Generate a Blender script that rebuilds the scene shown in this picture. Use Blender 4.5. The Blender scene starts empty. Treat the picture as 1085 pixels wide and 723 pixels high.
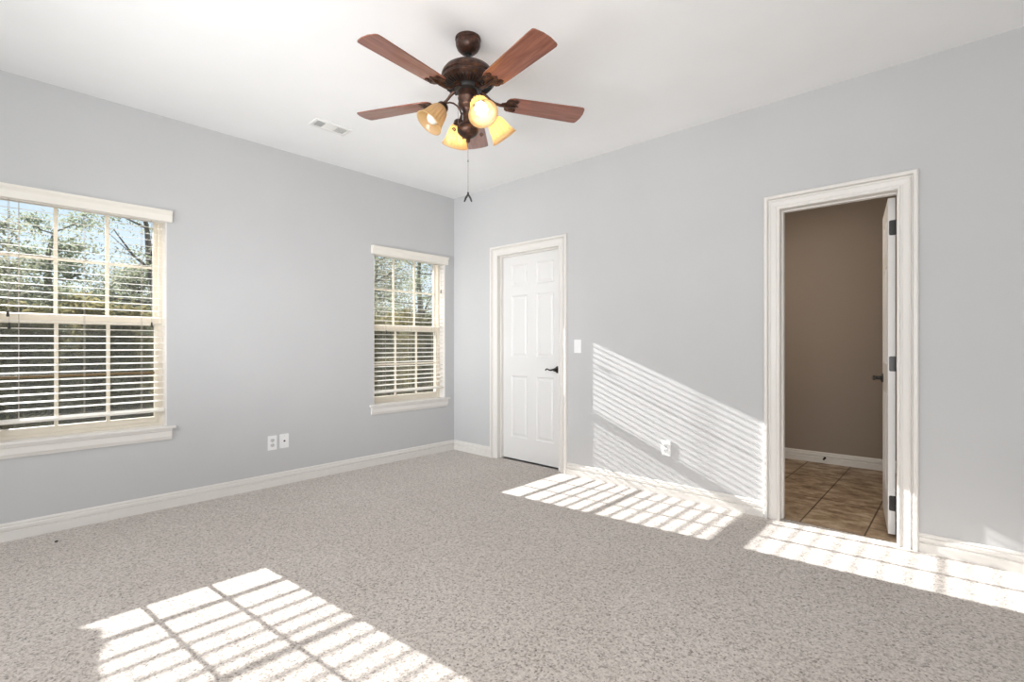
import bpy, bmesh, math, random
from mathutils import Vector, Matrix

# ---------------------------------------------------------------- camera, sky, lights, exposure
S = bpy.context.scene
COL = S.collection
R = math.radians
PI = math.pi
H = 2.743                                   # ceiling height
CAM = Vector((4.1258, -3.5575, 1.149))

cd = bpy.data.cameras.new('camera')
cam = bpy.data.objects.new('camera', cd)
COL.objects.link(cam)
cam.location = CAM
cam.rotation_euler = (R(90), 0, R(42.52))
cd.sensor_width = 36.0
cd.lens = 36.0 * 522.7 / 1085.0
cd.shift_y = 3.5 / 1085.0
cd.clip_start = 0.02
S.camera = cam

S.view_settings.view_transform = 'Standard'
S.view_settings.look = 'None'
S.view_settings.gamma = 1.0
S.view_settings.use_curve_mapping = False
S.view_settings.exposure = 0.0

SUN_DIR = Vector((1.0, 0.095, -0.405)).normalized()      # the way sunlight travels
sd = bpy.data.lights.new('sun', 'SUN')
sd.energy = 24.0
sd.angle = R(0.36)
sd.color = (1.0, 0.96, 0.945)
sun = bpy.data.objects.new('sun', sd)
COL.objects.link(sun)
sun.rotation_euler = SUN_DIR.to_track_quat('-Z', 'Y').to_euler()
sun.location = (-8, -3, 8)

W = bpy.data.worlds.new('sky')
S.world = W
W.use_nodes = True
wn, wl = W.node_tree.nodes, W.node_tree.links
wn.clear()
wo = wn.new('ShaderNodeOutputWorld')
wb = wn.new('ShaderNodeBackground')
# clear late-afternoon sky: pale haze at the horizon turning to soft blue overhead
tcw = wn.new('ShaderNodeTexCoord')
sep = wn.new('ShaderNodeSeparateXYZ')
wr = wn.new('ShaderNodeValToRGB')
e = wr.color_ramp.elements
e[0].position, e[0].color = 0.0, (0.86, 0.92, 0.98, 1)
e[1].position, e[1].color = 0.9, (0.36, 0.56, 0.92, 1)
e.new(0.22).color = (0.66, 0.81, 0.97, 1)
wb.inputs['Strength'].default_value = 1.2
wl.new(tcw.outputs['Generated'], sep.inputs[0])
wl.new(sep.outputs['Z'], wr.inputs[0])
wl.new(wr.outputs[0], wb.inputs[0])
wl.new(wb.outputs[0], wo.inputs[0])


def area(name, loc, aim, sx, sy, power, col):
    d = bpy.data.lights.new(name, 'AREA')
    d.shape = 'RECTANGLE'
    d.size, d.size_y = sx, sy
    d.energy = power
    d.color = col
    o = bpy.data.objects.new(name, d)
    COL.objects.link(o)
    o.location = loc
    o.rotation_euler = (Vector(aim) - Vector(loc)).to_track_quat('-Z', 'Z').to_euler()
    return o


area('fill_front', (1.9, -5.2, 1.6), (1.9, 0, 1.9), 3.0, 1.7, 27, (0.93, 0.97, 1.0))  # added fill behind the camera, brightens the door wall; no window there
area('fill_right', (5.6, -2.7, 1.5), (0, -2.7, 2.0), 3.6, 1.7, 4, (0.95, 0.98, 1.0))  # weak added fill from the unseen right side, no window behind it
area('fill_ceiling', (4.3, -4.6, 1.2), (3.3, -2.3, 2.9), 1.8, 1.0, 80, (1.0, 1.0, 1.0))  # added fill aimed up at the ceiling, out of view behind the camera
soft = area('fill_ceiling_corner', (2.4, -4.6, 0.9), (0.9, -0.45, 2.75), 0.9, 0.9, 13.5, (1.0, 1.0, 1.0))  # added fill to lift the ceiling towards the corner
soft.data.spread = R(75)
glow = area('fill_corner', (1.0, -5.0, 1.45), (0.12, 0.0, 1.10), 0.8, 0.8, 6.2, (0.93, 0.96, 1.0))  # narrow added fill to brighten the door wall beside the corner
glow.data.spread = R(42)
area('fill_bathroom', (2.45, 0.75, 2.35), (3.5, 0.9, 0.6), 0.5, 0.4, 15, (1.0, 0.87, 0.72))  # unseen warm fill added to light the bathroom and the open door


# ---------------------------------------------------------------- materials
def mat(name):
    m = bpy.data.materials.new(name)
    m.use_nodes = True
    nt = m.node_tree
    b = nt.nodes.get('Principled BSDF')
    return m, nt, b


def lk(nt, a, b):
    nt.links.new(a, b)


def node(nt, t, **kw):
    n = nt.nodes.new(t)
    for k, v in kw.items():
        if k in n.inputs:
            n.inputs[k].default_value = v
        else:
            setattr(n, k, v)
    return n


def ramp(nt, src, stops):
    r = nt.nodes.new('ShaderNodeValToRGB')
    e = r.color_ramp.elements
    e[0].position, e[0].color = stops[0][0], (*stops[0][1], 1)
    e[1].position, e[1].color = stops[-1][0], (*stops[-1][1], 1)
    for p, c in stops[1:-1]:
        x = e.new(p)
        x.color = (*c, 1)
    lk(nt, src, r.inputs[0])
    return r.outputs[0]


def paint(name, col, rough=0.6, bump=0.0, bscale=250.0, spec=0.35):
    m, nt, b = mat(name)
    tc = node(nt, 'ShaderNodeTexCoord')
    n = node(nt, 'ShaderNodeTexNoise', Scale=2.2, Detail=3.0)
    lk(nt, tc.outputs['Object'], n.inputs['Vector'])
    lo = tuple(c * 0.985 for c in col)
    hi = tuple(min(1, c * 1.015) for c in col)
    lk(nt, ramp(nt, n.outputs[0], [(0.3, lo), (0.7, hi)]), b.inputs['Base Color'])
    b.inputs['Roughness'].default_value = rough
    b.inputs['Specular IOR Level'].default_value = spec
    if bump:
        n2 = node(nt, 'ShaderNodeTexNoise', Scale=bscale, Detail=2.0)
        lk(nt, tc.outputs['Object'], n2.inputs['Vector'])
        bp = node(nt, 'ShaderNodeBump', Strength=bump, Distance=0.001)
        lk(nt, n2.outputs[0], bp.inputs['Height'])
        lk(nt, bp.outputs[0], b.inputs['Normal'])
    return m


M = {}
M['wall'] = paint('grey_wall_paint', (0.535, 0.537, 0.540), 0.75, 0.04, 180)
M['ceiling'] = paint('white_ceiling_paint', (0.885, 0.89, 0.895), 0.85, 0.2, 220)
M['taupe'] = paint('taupe_wall_paint', (0.30, 0.245, 0.20), 0.75, 0.2, 180)
M['trim'] = paint('white_trim_enamel', (0.745, 0.72, 0.685), 0.35)
M['door'] = paint('white_door_enamel', (0.725, 0.717, 0.705), 0.38)
M['vinyl'] = paint('cream_vinyl', (0.74, 0.68, 0.58), 0.4)
M['vinyl_brown'] = paint('brown_grille_bar', (0.16, 0.105, 0.045), 0.5)
M['slat'] = paint('white_faux_wood', (0.79, 0.755, 0.69), 0.4)
M['cord'] = paint('grey_cord', (0.42, 0.38, 0.33), 0.8)
M['tassel'] = paint('dark_tassel', (0.03, 0.026, 0.022), 0.5)
M['plastic'] = paint('white_plastic', (0.84, 0.84, 0.84), 0.35)
M['plastic_grey'] = paint('pale_grey_plastic', (0.62, 0.62, 0.62), 0.35)
M['dark'] = paint('dark_void', (0.035, 0.035, 0.034), 0.7)
M['exterior'] = paint('added_eave_paint', (0.62, 0.58, 0.52), 0.8)
M['vent'] = paint('white_vent_metal', (0.78, 0.78, 0.76), 0.45)


def carpet():
    m, nt, b = mat('beige_cut_pile_carpet')
    tc = node(nt, 'ShaderNodeTexCoord')
    big = node(nt, 'ShaderNodeTexNoise', Scale=1.6, Detail=4.0)
    mid = node(nt, 'ShaderNodeTexNoise', Scale=55.0, Detail=5.0, Roughness=0.75)
    vor = node(nt, 'ShaderNodeTexVoronoi', Scale=135.0)
    vor2 = node(nt, 'ShaderNodeTexVoronoi', Scale=210.0)
    for n in (big, mid, vor, vor2):
        lk(nt, tc.outputs['Object'], n.inputs['Vector'])
    # each yarn tuft has its own tone: most pale beige, a few brown flecks
    c1 = ramp(nt, vor.outputs['Color'], [(0.0, (0.17, 0.142, 0.120)), (0.15, (0.37, 0.325, 0.288)), (0.36, (0.55, 0.499, 0.456)), (1.0, (0.71, 0.653, 0.604))])
    c2 = ramp(nt, mid.outputs[0], [(0.33, (0.48, 0.455, 0.43)), (0.48, (0.96, 0.96, 0.96)), (0.66, (1.0, 1.0, 1.0))])
    c4 = ramp(nt, vor2.outputs['Color'], [(0.0, (0.66, 0.64, 0.62)), (0.3, (1.0, 1.0, 1.0))])
    c3 = ramp(nt, big.outputs[0], [(0.3, (0.94, 0.93, 0.92)), (0.7, (1.0, 1.0, 1.0))])
    cur = c1
    for c in (c2, c4, c3):
        mx = node(nt, 'ShaderNodeMix', data_type='RGBA', blend_type='MULTIPLY')
        mx.inputs[0].default_value = 1.0
        lk(nt, cur, mx.inputs[6])
        lk(nt, c, mx.inputs[7])
        cur = mx.outputs[2]
    lk(nt, cur, b.inputs['Base Color'])
    b.inputs['Roughness'].default_value = 0.95
    b.inputs['Specular IOR Level'].default_value = 0.1
    b.inputs['Sheen Weight'].default_value = 0.25
    ad = node(nt, 'ShaderNodeMath', operation='SUBTRACT')
    lk(nt, mid.outputs[0], ad.inputs[0])
    lk(nt, vor.outputs['Distance'], ad.inputs[1])
    bp = node(nt, 'ShaderNodeBump', Strength=0.22, Distance=0.005)
    lk(nt, ad.outputs[0], bp.inputs['Height'])
    lk(nt, bp.outputs[0], b.inputs['Normal'])
    return m


def tile():
    m, nt, b = mat('brown_stone_tile')
    tc = node(nt, 'ShaderNodeTexCoord')
    mp = node(nt, 'ShaderNodeMapping')
    # tile joints run along the bathroom; one joint passes x = 3.30 at the threshold
    mp.inputs['Location'].default_value = (-3.338, -0.06, 0)
    lk(nt, tc.outputs['Object'], mp.inputs['Vector'])
    br = node(nt, 'ShaderNodeTexBrick')
    br.offset = 0.0
    br.inputs['Scale'].default_value = 1.0
    br.inputs['Mortar Size'].default_value = 0.005
    br.inputs['Mortar Smooth'].default_value = 0.2
    br.inputs['Brick Width'].default_value = 0.345
    br.inputs['Row Height'].default_value = 0.66
    br.inputs['Color1'].default_value = (1, 1, 1, 1)
    br.inputs['Color2'].default_value = (0.86, 0.86, 0.86, 1)
    br.inputs['Mortar'].default_value = (0.20, 0.16, 0.13, 1)
    lk(nt, mp.outputs[0], br.inputs['Vector'])
    mp2 = node(nt, 'ShaderNodeMapping')
    mp2.inputs['Scale'].default_value = (1.0, 1.4, 1)
    lk(nt, tc.outputs['Object'], mp2.inputs['Vector'])
    n = node(nt, 'ShaderNodeTexNoise', Scale=7.0, Detail=7.0, Roughness=0.65)
    lk(nt, mp2.outputs[0], n.inputs['Vector'])
    c = ramp(nt, n.outputs[0], [(0.36, (0.18, 0.115, 0.07)), (0.5, (0.36, 0.26, 0.165)), (0.64, (0.54, 0.43, 0.31))])
    mx = node(nt, 'ShaderNodeMix', data_type='RGBA', blend_type='MULTIPLY')
    mx.inputs[0].default_value = 1.0
    lk(nt, c, mx.inputs[6])
    lk(nt, br.outputs[0], mx.inputs[7])
    lk(nt, mx.outputs[2], b.inputs['Base Color'])
    b.inputs['Roughness'].default_value = 0.45
    return m


def wood():
    m, nt, b = mat('reddish_walnut_blade')
    tc = node(nt, 'ShaderNodeTexCoord')
    mp = node(nt, 'ShaderNodeMapping')
    mp.inputs['Scale'].default_value = (2.2, 26.0, 4.0)
    lk(nt, tc.outputs['Object'], mp.inputs['Vector'])
    n = node(nt, 'ShaderNodeTexNoise', Scale=2.2, Detail=6.0, Roughness=0.6)
    n.inputs['Distortion'].default_value = 0.35
    lk(nt, mp.outputs[0], n.inputs['Vector'])
    c = ramp(nt, n.outputs[0], [(0.28, (0.13, 0.038, 0.021)), (0.5, (0.23, 0.075, 0.043)), (0.72, (0.31, 0.115, 0.068))])
    lk(nt, c, b.inputs['Base Color'])
    b.inputs['Roughness'].default_value = 0.34
    b.inputs['Coat Weight'].default_value = 0.8
    b.inputs['Coat Roughness'].default_value = 0.06
    b.inputs['Coat IOR'].default_value = 1.55
    b.inputs['Specular IOR Level'].default_value = 0.3
    return m


def bronze():
    m, nt, b = mat('oil_rubbed_bronze')
    tc = node(nt, 'ShaderNodeTexCoord')
    n = node(nt, 'ShaderNodeTexNoise', Scale=38.0, Detail=5.0)
    lk(nt, tc.outputs['Object'], n.inputs['Vector'])
    c = ramp(nt, n.outputs[0], [(0.35, (0.030, 0.017, 0.013)), (0.55, (0.075, 0.036, 0.024)), (0.75, (0.15, 0.070, 0.042))])
    lk(nt, c, b.inputs['Base Color'])
    b.inputs['Metallic'].default_value = 0.55
    b.inputs['Roughness'].default_value = 0.36
    return m


def shade_glass(name, trans):
    m, nt, b = mat(name)
    out = nt.nodes['Material Output']
    df = node(nt, 'ShaderNodeBsdfDiffuse')
    df.inputs[0].default_value = (0.66, 0.50, 0.31, 1)
    tr = node(nt, 'ShaderNodeBsdfTranslucent')
    tr.inputs[0].default_value = (1.0, 0.80, 0.48, 1)
    gl = node(nt, 'ShaderNodeBsdfGlossy')
    gl.inputs['Roughness'].default_value = 0.15
    m1 = node(nt, 'ShaderNodeMixShader')
    m1.inputs[0].default_value = trans
    m2 = node(nt, 'ShaderNodeMixShader')
    m2.inputs[0].default_value = 0.06
    lk(nt, df.outputs[0], m1.inputs[1])
    lk(nt, tr.outputs[0], m1.inputs[2])
    lk(nt, m1.outputs[0], m2.inputs[1])
    lk(nt, gl.outputs[0], m2.inputs[2])
    lk(nt, m2.outputs[0], out.inputs[0])
    return m


def emit(name, col, st):
    m, nt, b = mat(name)
    b.inputs['Base Color'].default_value = (0.9, 0.88, 0.82, 1)
    b.inputs['Emission Color'].default_value = (*col, 1)
    b.inputs['Emission Strength'].default_value = st
    return m


def window_glass():
    m, nt, b = mat('window_glass')
    out = nt.nodes['Material Output']
    tr = node(nt, 'ShaderNodeBsdfTransparent')
    tr.inputs[0].default_value = (0.95, 0.965, 0.96, 1)
    gl = node(nt, 'ShaderNodeBsdfGlossy')
    gl.inputs['Roughness'].default_value = 0.02
    lw = node(nt, 'ShaderNodeFresnel', IOR=1.35)
    mx = node(nt, 'ShaderNodeMixShader')
    lk(nt, lw.outputs[0], mx.inputs[0])
    lk(nt, tr.outputs[0], mx.inputs[1])
    lk(nt, gl.outputs[0], mx.inputs[2])
    lk(nt, mx.outputs[0], out.inputs[0])
    return m


def screen():
    m, nt, b = mat('insect_screen_mesh')
    out = nt.nodes['Material Output']
    tr = node(nt, 'ShaderNodeBsdfTransparent')
    df = node(nt, 'ShaderNodeBsdfDiffuse')
    df.inputs[0].default_value = (0.10, 0.10, 0.095, 1)
    mx = node(nt, 'ShaderNodeMixShader')
    mx.inputs[0].default_value = 0.20
    lk(nt, tr.outputs[0], mx.inputs[1])
    lk(nt, df.outputs[0], mx.inputs[2])
    lk(nt, mx.outputs[0], out.inputs[0])
    return m


def leaf(name, a, b2, tr_w=0.45):
    m, nt, b = mat(name)
    out = nt.nodes['Material Output']
    tc = node(nt, 'ShaderNodeTexCoord')
    n = node(nt, 'ShaderNodeTexNoise', Scale=1.7, Detail=6.0, Roughness=0.75)
    lk(nt, tc.outputs['Object'], n.inputs['Vector'])
    c = ramp(nt, n.outputs[0], [(0.32, a), (0.68, b2)])
    df = node(nt, 'ShaderNodeBsdfDiffuse')
    tl = node(nt, 'ShaderNodeBsdfTranslucent')
    mx = node(nt, 'ShaderNodeMixShader')
    mx.inputs[0].default_value = tr_w
    lk(nt, c, df.inputs[0])
    lk(nt, c, tl.inputs[0])
    lk(nt, df.outputs[0], mx.inputs[1])
    lk(nt, tl.outputs[0], mx.inputs[2])
    lk(nt, mx.outputs[0], out.inputs[0])
    return m


def noisy(name, a, b2, scale, rough=0.9, stretch=(1, 1, 1)):
    m, nt, b = mat(name)
    tc = node(nt, 'ShaderNodeTexCoord')
    mp = node(nt, 'ShaderNodeMapping')
    mp.inputs['Scale'].default_value = stretch
    lk(nt, tc.outputs['Object'], mp.inputs['Vector'])
    n = node(nt, 'ShaderNodeTexNoise', Scale=scale, Detail=6.0, Roughness=0.7)
    lk(nt, mp.outputs[0], n.inputs['Vector'])
    lk(nt, ramp(nt, n.outputs[0], [(0.33, a), (0.67, b2)]), b.inputs['Base Color'])
    b.inputs['Roughness'].default_value = rough
    return m


M['carpet'] = carpet()
M['tile'] = tile()
M['wood'] = wood()
M['bronze'] = bronze()
M['shade'] = shade_glass('amber_ribbed_glass', 0.6)
M['bulb'] = emit('lit_bulb', (1.0, 0.84, 0.58), 11.0)
M['bulb_off'] = paint('unlit_bulb', (0.85, 0.84, 0.80), 0.3)
M['black'] = paint('black_hardware', (0.018, 0.017, 0.016), 0.35, spec=0.5)
M['chain'] = paint('pewter_chain', (0.30, 0.28, 0.26), 0.35)
M['glass'] = window_glass()
M['screen'] = screen()
M['pine'] = leaf('pine_needles', (0.17, 0.195, 0.12), (0.34, 0.36, 0.25), 0.4)
M['oak'] = leaf('dull_green_leaves', (0.18, 0.19, 0.125), (0.35, 0.345, 0.25), 0.4)
M['brush'] = leaf('olive_brown_brush', (0.16, 0.135, 0.065), (0.36, 0.32, 0.16), 0.35)
M['bark'] = noisy('grey_brown_bark', (0.09, 0.075, 0.06), (0.22, 0.19, 0.16), 6, 0.95, (3, 3, 0.7))
M['litter'] = noisy('leaf_litter', (0.045, 0.036, 0.02), (0.10, 0.085, 0.045), 9)
M['litter'].node_tree.nodes['Principled BSDF'].inputs['Specular IOR Level'].default_value = 0.0


# ---------------------------------------------------------------- mesh helpers
class MB:
    """Collects shapes; build() links them as ONE mesh object."""

    def __init__(s):
        s.v, s.f = [], []

    def add(s, vs, fs):
        o = len(s.v)
        s.v += [tuple(v) for v in vs]
        s.f += [tuple(i + o for i in f) for f in fs]
        return s

    def box(s, x0, x1, y0, y1, z0, z1):
        vs = [(x0, y0, z0), (x1, y0, z0), (x1, y1, z0), (x0, y1, z0), (x0, y0, z1), (x1, y0, z1), (x1, y1, z1), (x0, y1, z1)]
        return s.add(vs, [(0, 3, 2, 1), (4, 5, 6, 7), (0, 1, 5, 4), (1, 2, 6, 5), (2, 3, 7, 6), (3, 0, 4, 7)])

    def tube(s, pts, r, n=10, caps=True):
        pts = [Vector(p) for p in pts]
        rs = r if isinstance(r, (list, tuple)) else [r] * len(pts)
        vs, fs = [], []
        up = None
        for i, p in enumerate(pts):
            t = (pts[min(i + 1, len(pts) - 1)] - pts[max(i - 1, 0)])
            t = t.normalized() if t.length > 1e-9 else Vector((0, 0, 1))
            if up is None:
                up = t.orthogonal().normalized()
            up = (up - t * up.dot(t))
            up = up.normalized() if up.length > 1e-6 else t.orthogonal().normalized()
            w = t.cross(up)
            for k in range(n):
                a = 2 * PI * k / n
                vs.append(p + (up * math.cos(a) + w * math.sin(a)) * rs[i])
        for i in range(len(pts) - 1):
            for k in range(n):
                fs.append((i * n + k, i * n + (k + 1) % n, (i + 1) * n + (k + 1) % n, (i + 1) * n + k))
        if caps:
            fs.append(tuple(reversed(range(n))))
            fs.append(tuple(range((len(pts) - 1) * n, len(pts) * n)))
        return s.add(vs, fs)

    def lathe(s, prof, n=32, mx=None, rib=None, caps=False):
        """prof: list of (radius, height) about local z; rib(theta, j) scales the radius."""
        vs, fs = [], []
        for j, (r, z) in enumerate(prof):
            for k in range(n):
                a = 2 * PI * k / n
                q = r * (rib(a, j) if rib else 1)
                v = Vector((q * math.cos(a), q * math.sin(a), z))
                vs.append(mx @ v if mx else v)
        for j in range(len(prof) - 1):
            for k in range(n):
                fs.append((j * n + k, j * n + (k + 1) % n, (j + 1) * n + (k + 1) % n, (j + 1) * n + k))
        if caps:
            fs.append(tuple(reversed(range(n))))
            fs.append(tuple(range((len(prof) - 1) * n, len(prof) * n)))
        return s.add(vs, fs)

    def prism(s, outline, z0, z1, mx=None):
        n = len(outline)
        vs = [Vector((x, y, z0)) for x, y in outline] + [Vector((x, y, z1)) for x, y in outline]
        if mx:
            vs = [mx @ v for v in vs]
        fs = [tuple(reversed(range(n))), tuple(range(n, 2 * n))]
        fs += [(i, (i + 1) % n, n + (i + 1) % n, n + i) for i in range(n)]
        return s.add(vs, fs)

    def sweep(s, prof, frames):
        """prof: closed list of (a, b); frames: functions (a, b) -> point."""
        n = len(prof)
        vs, fs = [], []
        for fr in frames:
            vs += [fr(a, b) for a, b in prof]
        for i in range(len(frames) - 1):
            for k in range(n):
                fs.append((i * n + k, i * n + (k + 1) % n, (i + 1) * n + (k + 1) % n, (i + 1) * n + k))
        fs.append(tuple(reversed(range(n))))
        fs.append(tuple(range((len(frames) - 1) * n, len(frames) * n)))
        return s.add(vs, fs)

    def build(s, name, m, parent=None, smooth=False, bevel=0.0, mx=None):
        me = bpy.data.meshes.new(name)
        me.from_pydata([tuple(v) for v in s.v], [], s.f)
        if mx:
            me.transform(mx)
        bm = bmesh.new()
        bm.from_mesh(me)
        bmesh.ops.recalc_face_normals(bm, faces=bm.faces)
        bm.to_mesh(me)
        bm.free()
        me.materials.append(m)
        o = bpy.data.objects.new(name, me)
        COL.objects.link(o)
        if smooth:
            for p in me.polygons:
                p.use_smooth = True
            if smooth != 'all':
                try:
                    me.set_sharp_from_angle(angle=R(40))
                except Exception:
                    pass
        if bevel:
            b = o.modifiers.new('bevel', 'BEVEL')
            b.width = bevel
            b.segments = 2
            b.limit_method = 'ANGLE'
            b.angle_limit = R(40)
        if parent:
            adopt(o, parent)
        return o


def wmat(o):
    """world matrix from the parent chain (translations only are used here)."""
    m = Matrix.Translation(o.location)
    return m if o.parent is None else wmat(o.parent) @ o.matrix_parent_inverse @ m


def adopt(o, parent):
    o.parent = parent
    o.matrix_parent_inverse = wmat(parent).inverted()


def tag(o, label, cat, kind=None, group=None):
    o['label'] = label
    o['category'] = cat
    if kind:
        o['kind'] = kind
    if group:
        o['group'] = group
    return o


def empty(name, loc, label, cat, kind=None, group=None):
    o = bpy.data.objects.new(name, None)
    COL.objects.link(o)
    o.location = loc
    o.empty_display_size = 0.05
    return tag(o, label, cat, kind, group)


def holed(u0, u1, v0, v1, holes, place, t):
    """a wall slab in (u, v) with rectangular openings; place(u, v, d) gives the point at depth d, 0..t."""
    us = sorted({u0, u1, *[h[0] for h in holes], *[h[1] for h in holes]})
    vs_ = sorted({v0, v1, *[h[2] for h in holes], *[h[3] for h in holes]})

    def solid(i, j):
        if i < 0 or j < 0 or i >= len(us) - 1 or j >= len(vs_) - 1:
            return False
        cu, cv = (us[i] + us[i + 1]) / 2, (vs_[j] + vs_[j + 1]) / 2
        return not any(h[0] < cu < h[1] and h[2] < cv < h[3] for h in holes)
    mb, idx = MB(), {}

    def vert(i, j, k):
        if (i, j, k) not in idx:
            idx[(i, j, k)] = len(mb.v)
            mb.v.append(tuple(place(us[i], vs_[j], t * k)))
        return idx[(i, j, k)]
    for i in range(len(us) - 1):
        for j in range(len(vs_) - 1):
            if not solid(i, j):
                continue
            mb.f.append((vert(i, j, 0), vert(i + 1, j, 0), vert(i + 1, j + 1, 0), vert(i, j + 1, 0)))
            mb.f.append((vert(i, j, 1), vert(i, j + 1, 1), vert(i + 1, j + 1, 1), vert(i + 1, j, 1)))
            for (di, dj, a, b) in ((-1, 0, (i, j), (i, j + 1)), (1, 0, (i + 1, j), (i + 1, j + 1)), (0, -1, (i, j), (i + 1, j)), (0, 1, (i, j + 1), (i + 1, j + 1))):
                if not solid(i + di, j + dj):
                    mb.f.append((vert(*a, 0), vert(*b, 0), vert(*b, 1), vert(*a, 1)))
    return mb


# ---------------------------------------------------------------- room shell
XR, YF = 5.75, -5.35                        # the unseen right and front walls
WT, BT = 0.17, 0.12                         # wall thickness: window wall, door wall
WIN = [(-3.515, -2.643), (-0.998, -0.126)]  # the two openings along the window wall
WZ0, WZ1 = 0.575, 2.055
D1 = (0.668, 1.440, 2.035)                  # door openings along the door wall
D2 = (3.236, 3.848, 2.030)

f = MB().box(0, XR, YF, 0.0, -0.06, 0.0)
f.box(D1[0] - 0.02, D1[1] + 0.02, 0.0, 0.06, -0.06, 0.0).box(D2[0] - 0.02, D2[1] + 0.02, 0.0, 0.045, -0.06, 0.0)
tag(f.build('floor', M['carpet']), 'beige cut pile carpet covering the bedroom floor', 'carpet floor', 'structure')
tag(MB().box(0, XR, YF, 0, H, H + 0.06).build('ceiling', M['ceiling']), 'plain white painted ceiling above the fan', 'ceiling', 'structure')
wl_ = holed(YF, 0, -0.06, H, [(a, b, WZ0, WZ1) for a, b in WIN], lambda u, v, d: (-d, u, v), WT)
tag(wl_.build('wall_left', M['wall']), 'light grey wall holding the two windows', 'wall', 'structure')
wb_ = holed(-WT, XR, 0.0, H, [(D1[0] - 0.02, D1[1] + 0.02, 0.0, D1[2] + 0.02), (D2[0] - 0.02, D2[1] + 0.02, 0.0, D2[2] + 0.02)], lambda u, v, d: (u, d, v), BT)
tag(wb_.build('wall_back', M['wall']), 'light grey wall holding the two doors', 'wall', 'structure')
tag(MB().box(XR, XR + 0.1, YF, 0, -0.06, H).build('wall_right', M['wall']), 'light grey wall out of view to the right', 'wall', 'structure')
tag(MB().box(0, XR, YF - 0.1, YF, -0.06, H).build('wall_front', M['wall']), 'light grey wall behind the viewer', 'wall', 'structure')

# baseboards: moulded profile (out from wall, height)
BP = [(0, 0), (0.018, 0), (0.018, 0.050), (0.008, 0.053), (0.008, 0.058), (0.015, 0.063), (0.015, 0.080), (0.008, 0.084), (0.010, 0.092), (0.006, 0.102), (0, 0.104)]


def base_run(name, p0, p1, nrm, label, z=0.0, kind_mat='trim'):
    p0, p1, nrm = Vector(p0), Vector(p1), Vector(nrm)
    fr = [lambda a, b, p=p: p + nrm * a + Vector((0, 0, z + b)) for p in (p0, p1)]
    return tag(MB().sweep(BP, fr).build(name, M[kind_mat]), label, 'baseboard', 'structure')


base_run('baseboard_left', (0, YF, 0), (0, 0, 0), (1, 0, 0), 'white moulded baseboard along the window wall')
base_run('baseboard_back', (0.017, 0, 0), (0.577, 0, 0), (0, -1, 0), 'short white baseboard between the corner and the closed door')
base_run('baseboard_back', (1.532, 0, 0), (3.146, 0, 0), (0, -1, 0), 'sunlit white baseboard between the two doors')
base_run('baseboard_back', (3.940, 0, 0), (XR, 0, 0), (0, -1, 0), 'white baseboard right of the open doorway')

# ---------------------------------------------------------------- bathroom beyond the open door
TILT = R(2.4)
Bm = Matrix.Translation((3.3, 0.12, 0)) @ Matrix.Rotation(TILT, 4, 'Z') @ Matrix.Translation((-3.3, -0.12, 0))
bx0, bx1, byb = 2.15, 4.75, 2.03
tag(MB().box(1.9, 5.0, BT - 0.075, 2.4, -0.07, -0.004).build('floor_bathroom', M['tile'], mx=None), 'brown stone tile floor beyond the open doorway', 'tile floor', 'structure')
tag(MB().box(1.6, 5.2, byb, byb + 0.1, -0.07, H).build('wall_bathroom_back', M['taupe'], mx=Bm), 'taupe wall facing the open doorway', 'wall', 'structure')
tag(MB().box(bx0 - 0.1, bx0, BT, 2.3, -0.07, H).build('wall_bathroom_left', M['taupe']), 'taupe side wall left of the doorway', 'wall', 'structure')
tag(MB().box(bx1, bx1 + 0.1, BT, 2.3, -0.07, H).build('wall_bathroom_right', M['taupe']), 'taupe side wall behind the open door', 'wall', 'structure')
tag(MB().box(bx0 - 0.1, bx1 + 0.1, BT, 2.4, H, H + 0.06).build('ceiling_bathroom', M['ceiling']), 'white ceiling of the room beyond the doorway', 'ceiling', 'structure')
fr = [lambda a, b, x=x: Bm @ Vector((x, byb - a, b - 0.004)) for x in (bx0 - 0.05, bx1 + 0.05)]
tag(MB().sweep(BP, fr).build('baseboard_bathroom', M['trim']), 'white baseboard on the taupe wall beyond the doorway', 'baseboard', 'structure')


# ---------------------------------------------------------------- doors
CW = 0.095
CP = [(0, 0), (0, 0.010), (0.003, 0.013), (0.010, 0.013), (0.014, 0.005), (0.020, 0.006), (0.024, 0.010), (0.052, 0.015), (0.055, 0.020), (0.059, 0.020), (0.062, 0.008), (0.067, 0.009), (0.071, 0.024), (0.074, 0.026), (0.088, 0.026), (CW - 0.003, 0.023), (CW, 0.016), (CW, 0)]


def casing(x0, x1, z1, parent, y=0.0, sgn=-1):
    fr = [lambda w, t: (x0 - w, y + sgn * t, 0.0), lambda w, t: (x0 - w, y + sgn * t, z1 + w),
          lambda w, t: (x1 + w, y + sgn * t, z1 + w), lambda w, t: (x1 + w, y + sgn * t, 0.0)]
    return MB().sweep(CP, fr).build('casing', M['trim'], parent)


def jamb(x0, x1, z1, stop_y, parent):
    mb = MB()
    mb.box(x0 - 0.02, x0, 0.0, BT, 0, z1).box(x1, x1 + 0.02, 0.0, BT, 0, z1).box(x0 - 0.02, x1 + 0.02, 0.0, BT, z1, z1 + 0.02)
    mb.box(x0, x0 + 0.011, stop_y - 0.035, stop_y, 0, z1).box(x1 - 0.011, x1, stop_y - 0.035, stop_y, 0, z1)
    mb.box(x0 + 0.011, x1 - 0.011, stop_y - 0.035, stop_y, z1 - 0.011, z1)
    return mb.build('jamb', M['trim'], parent, bevel=0.0015)


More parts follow.
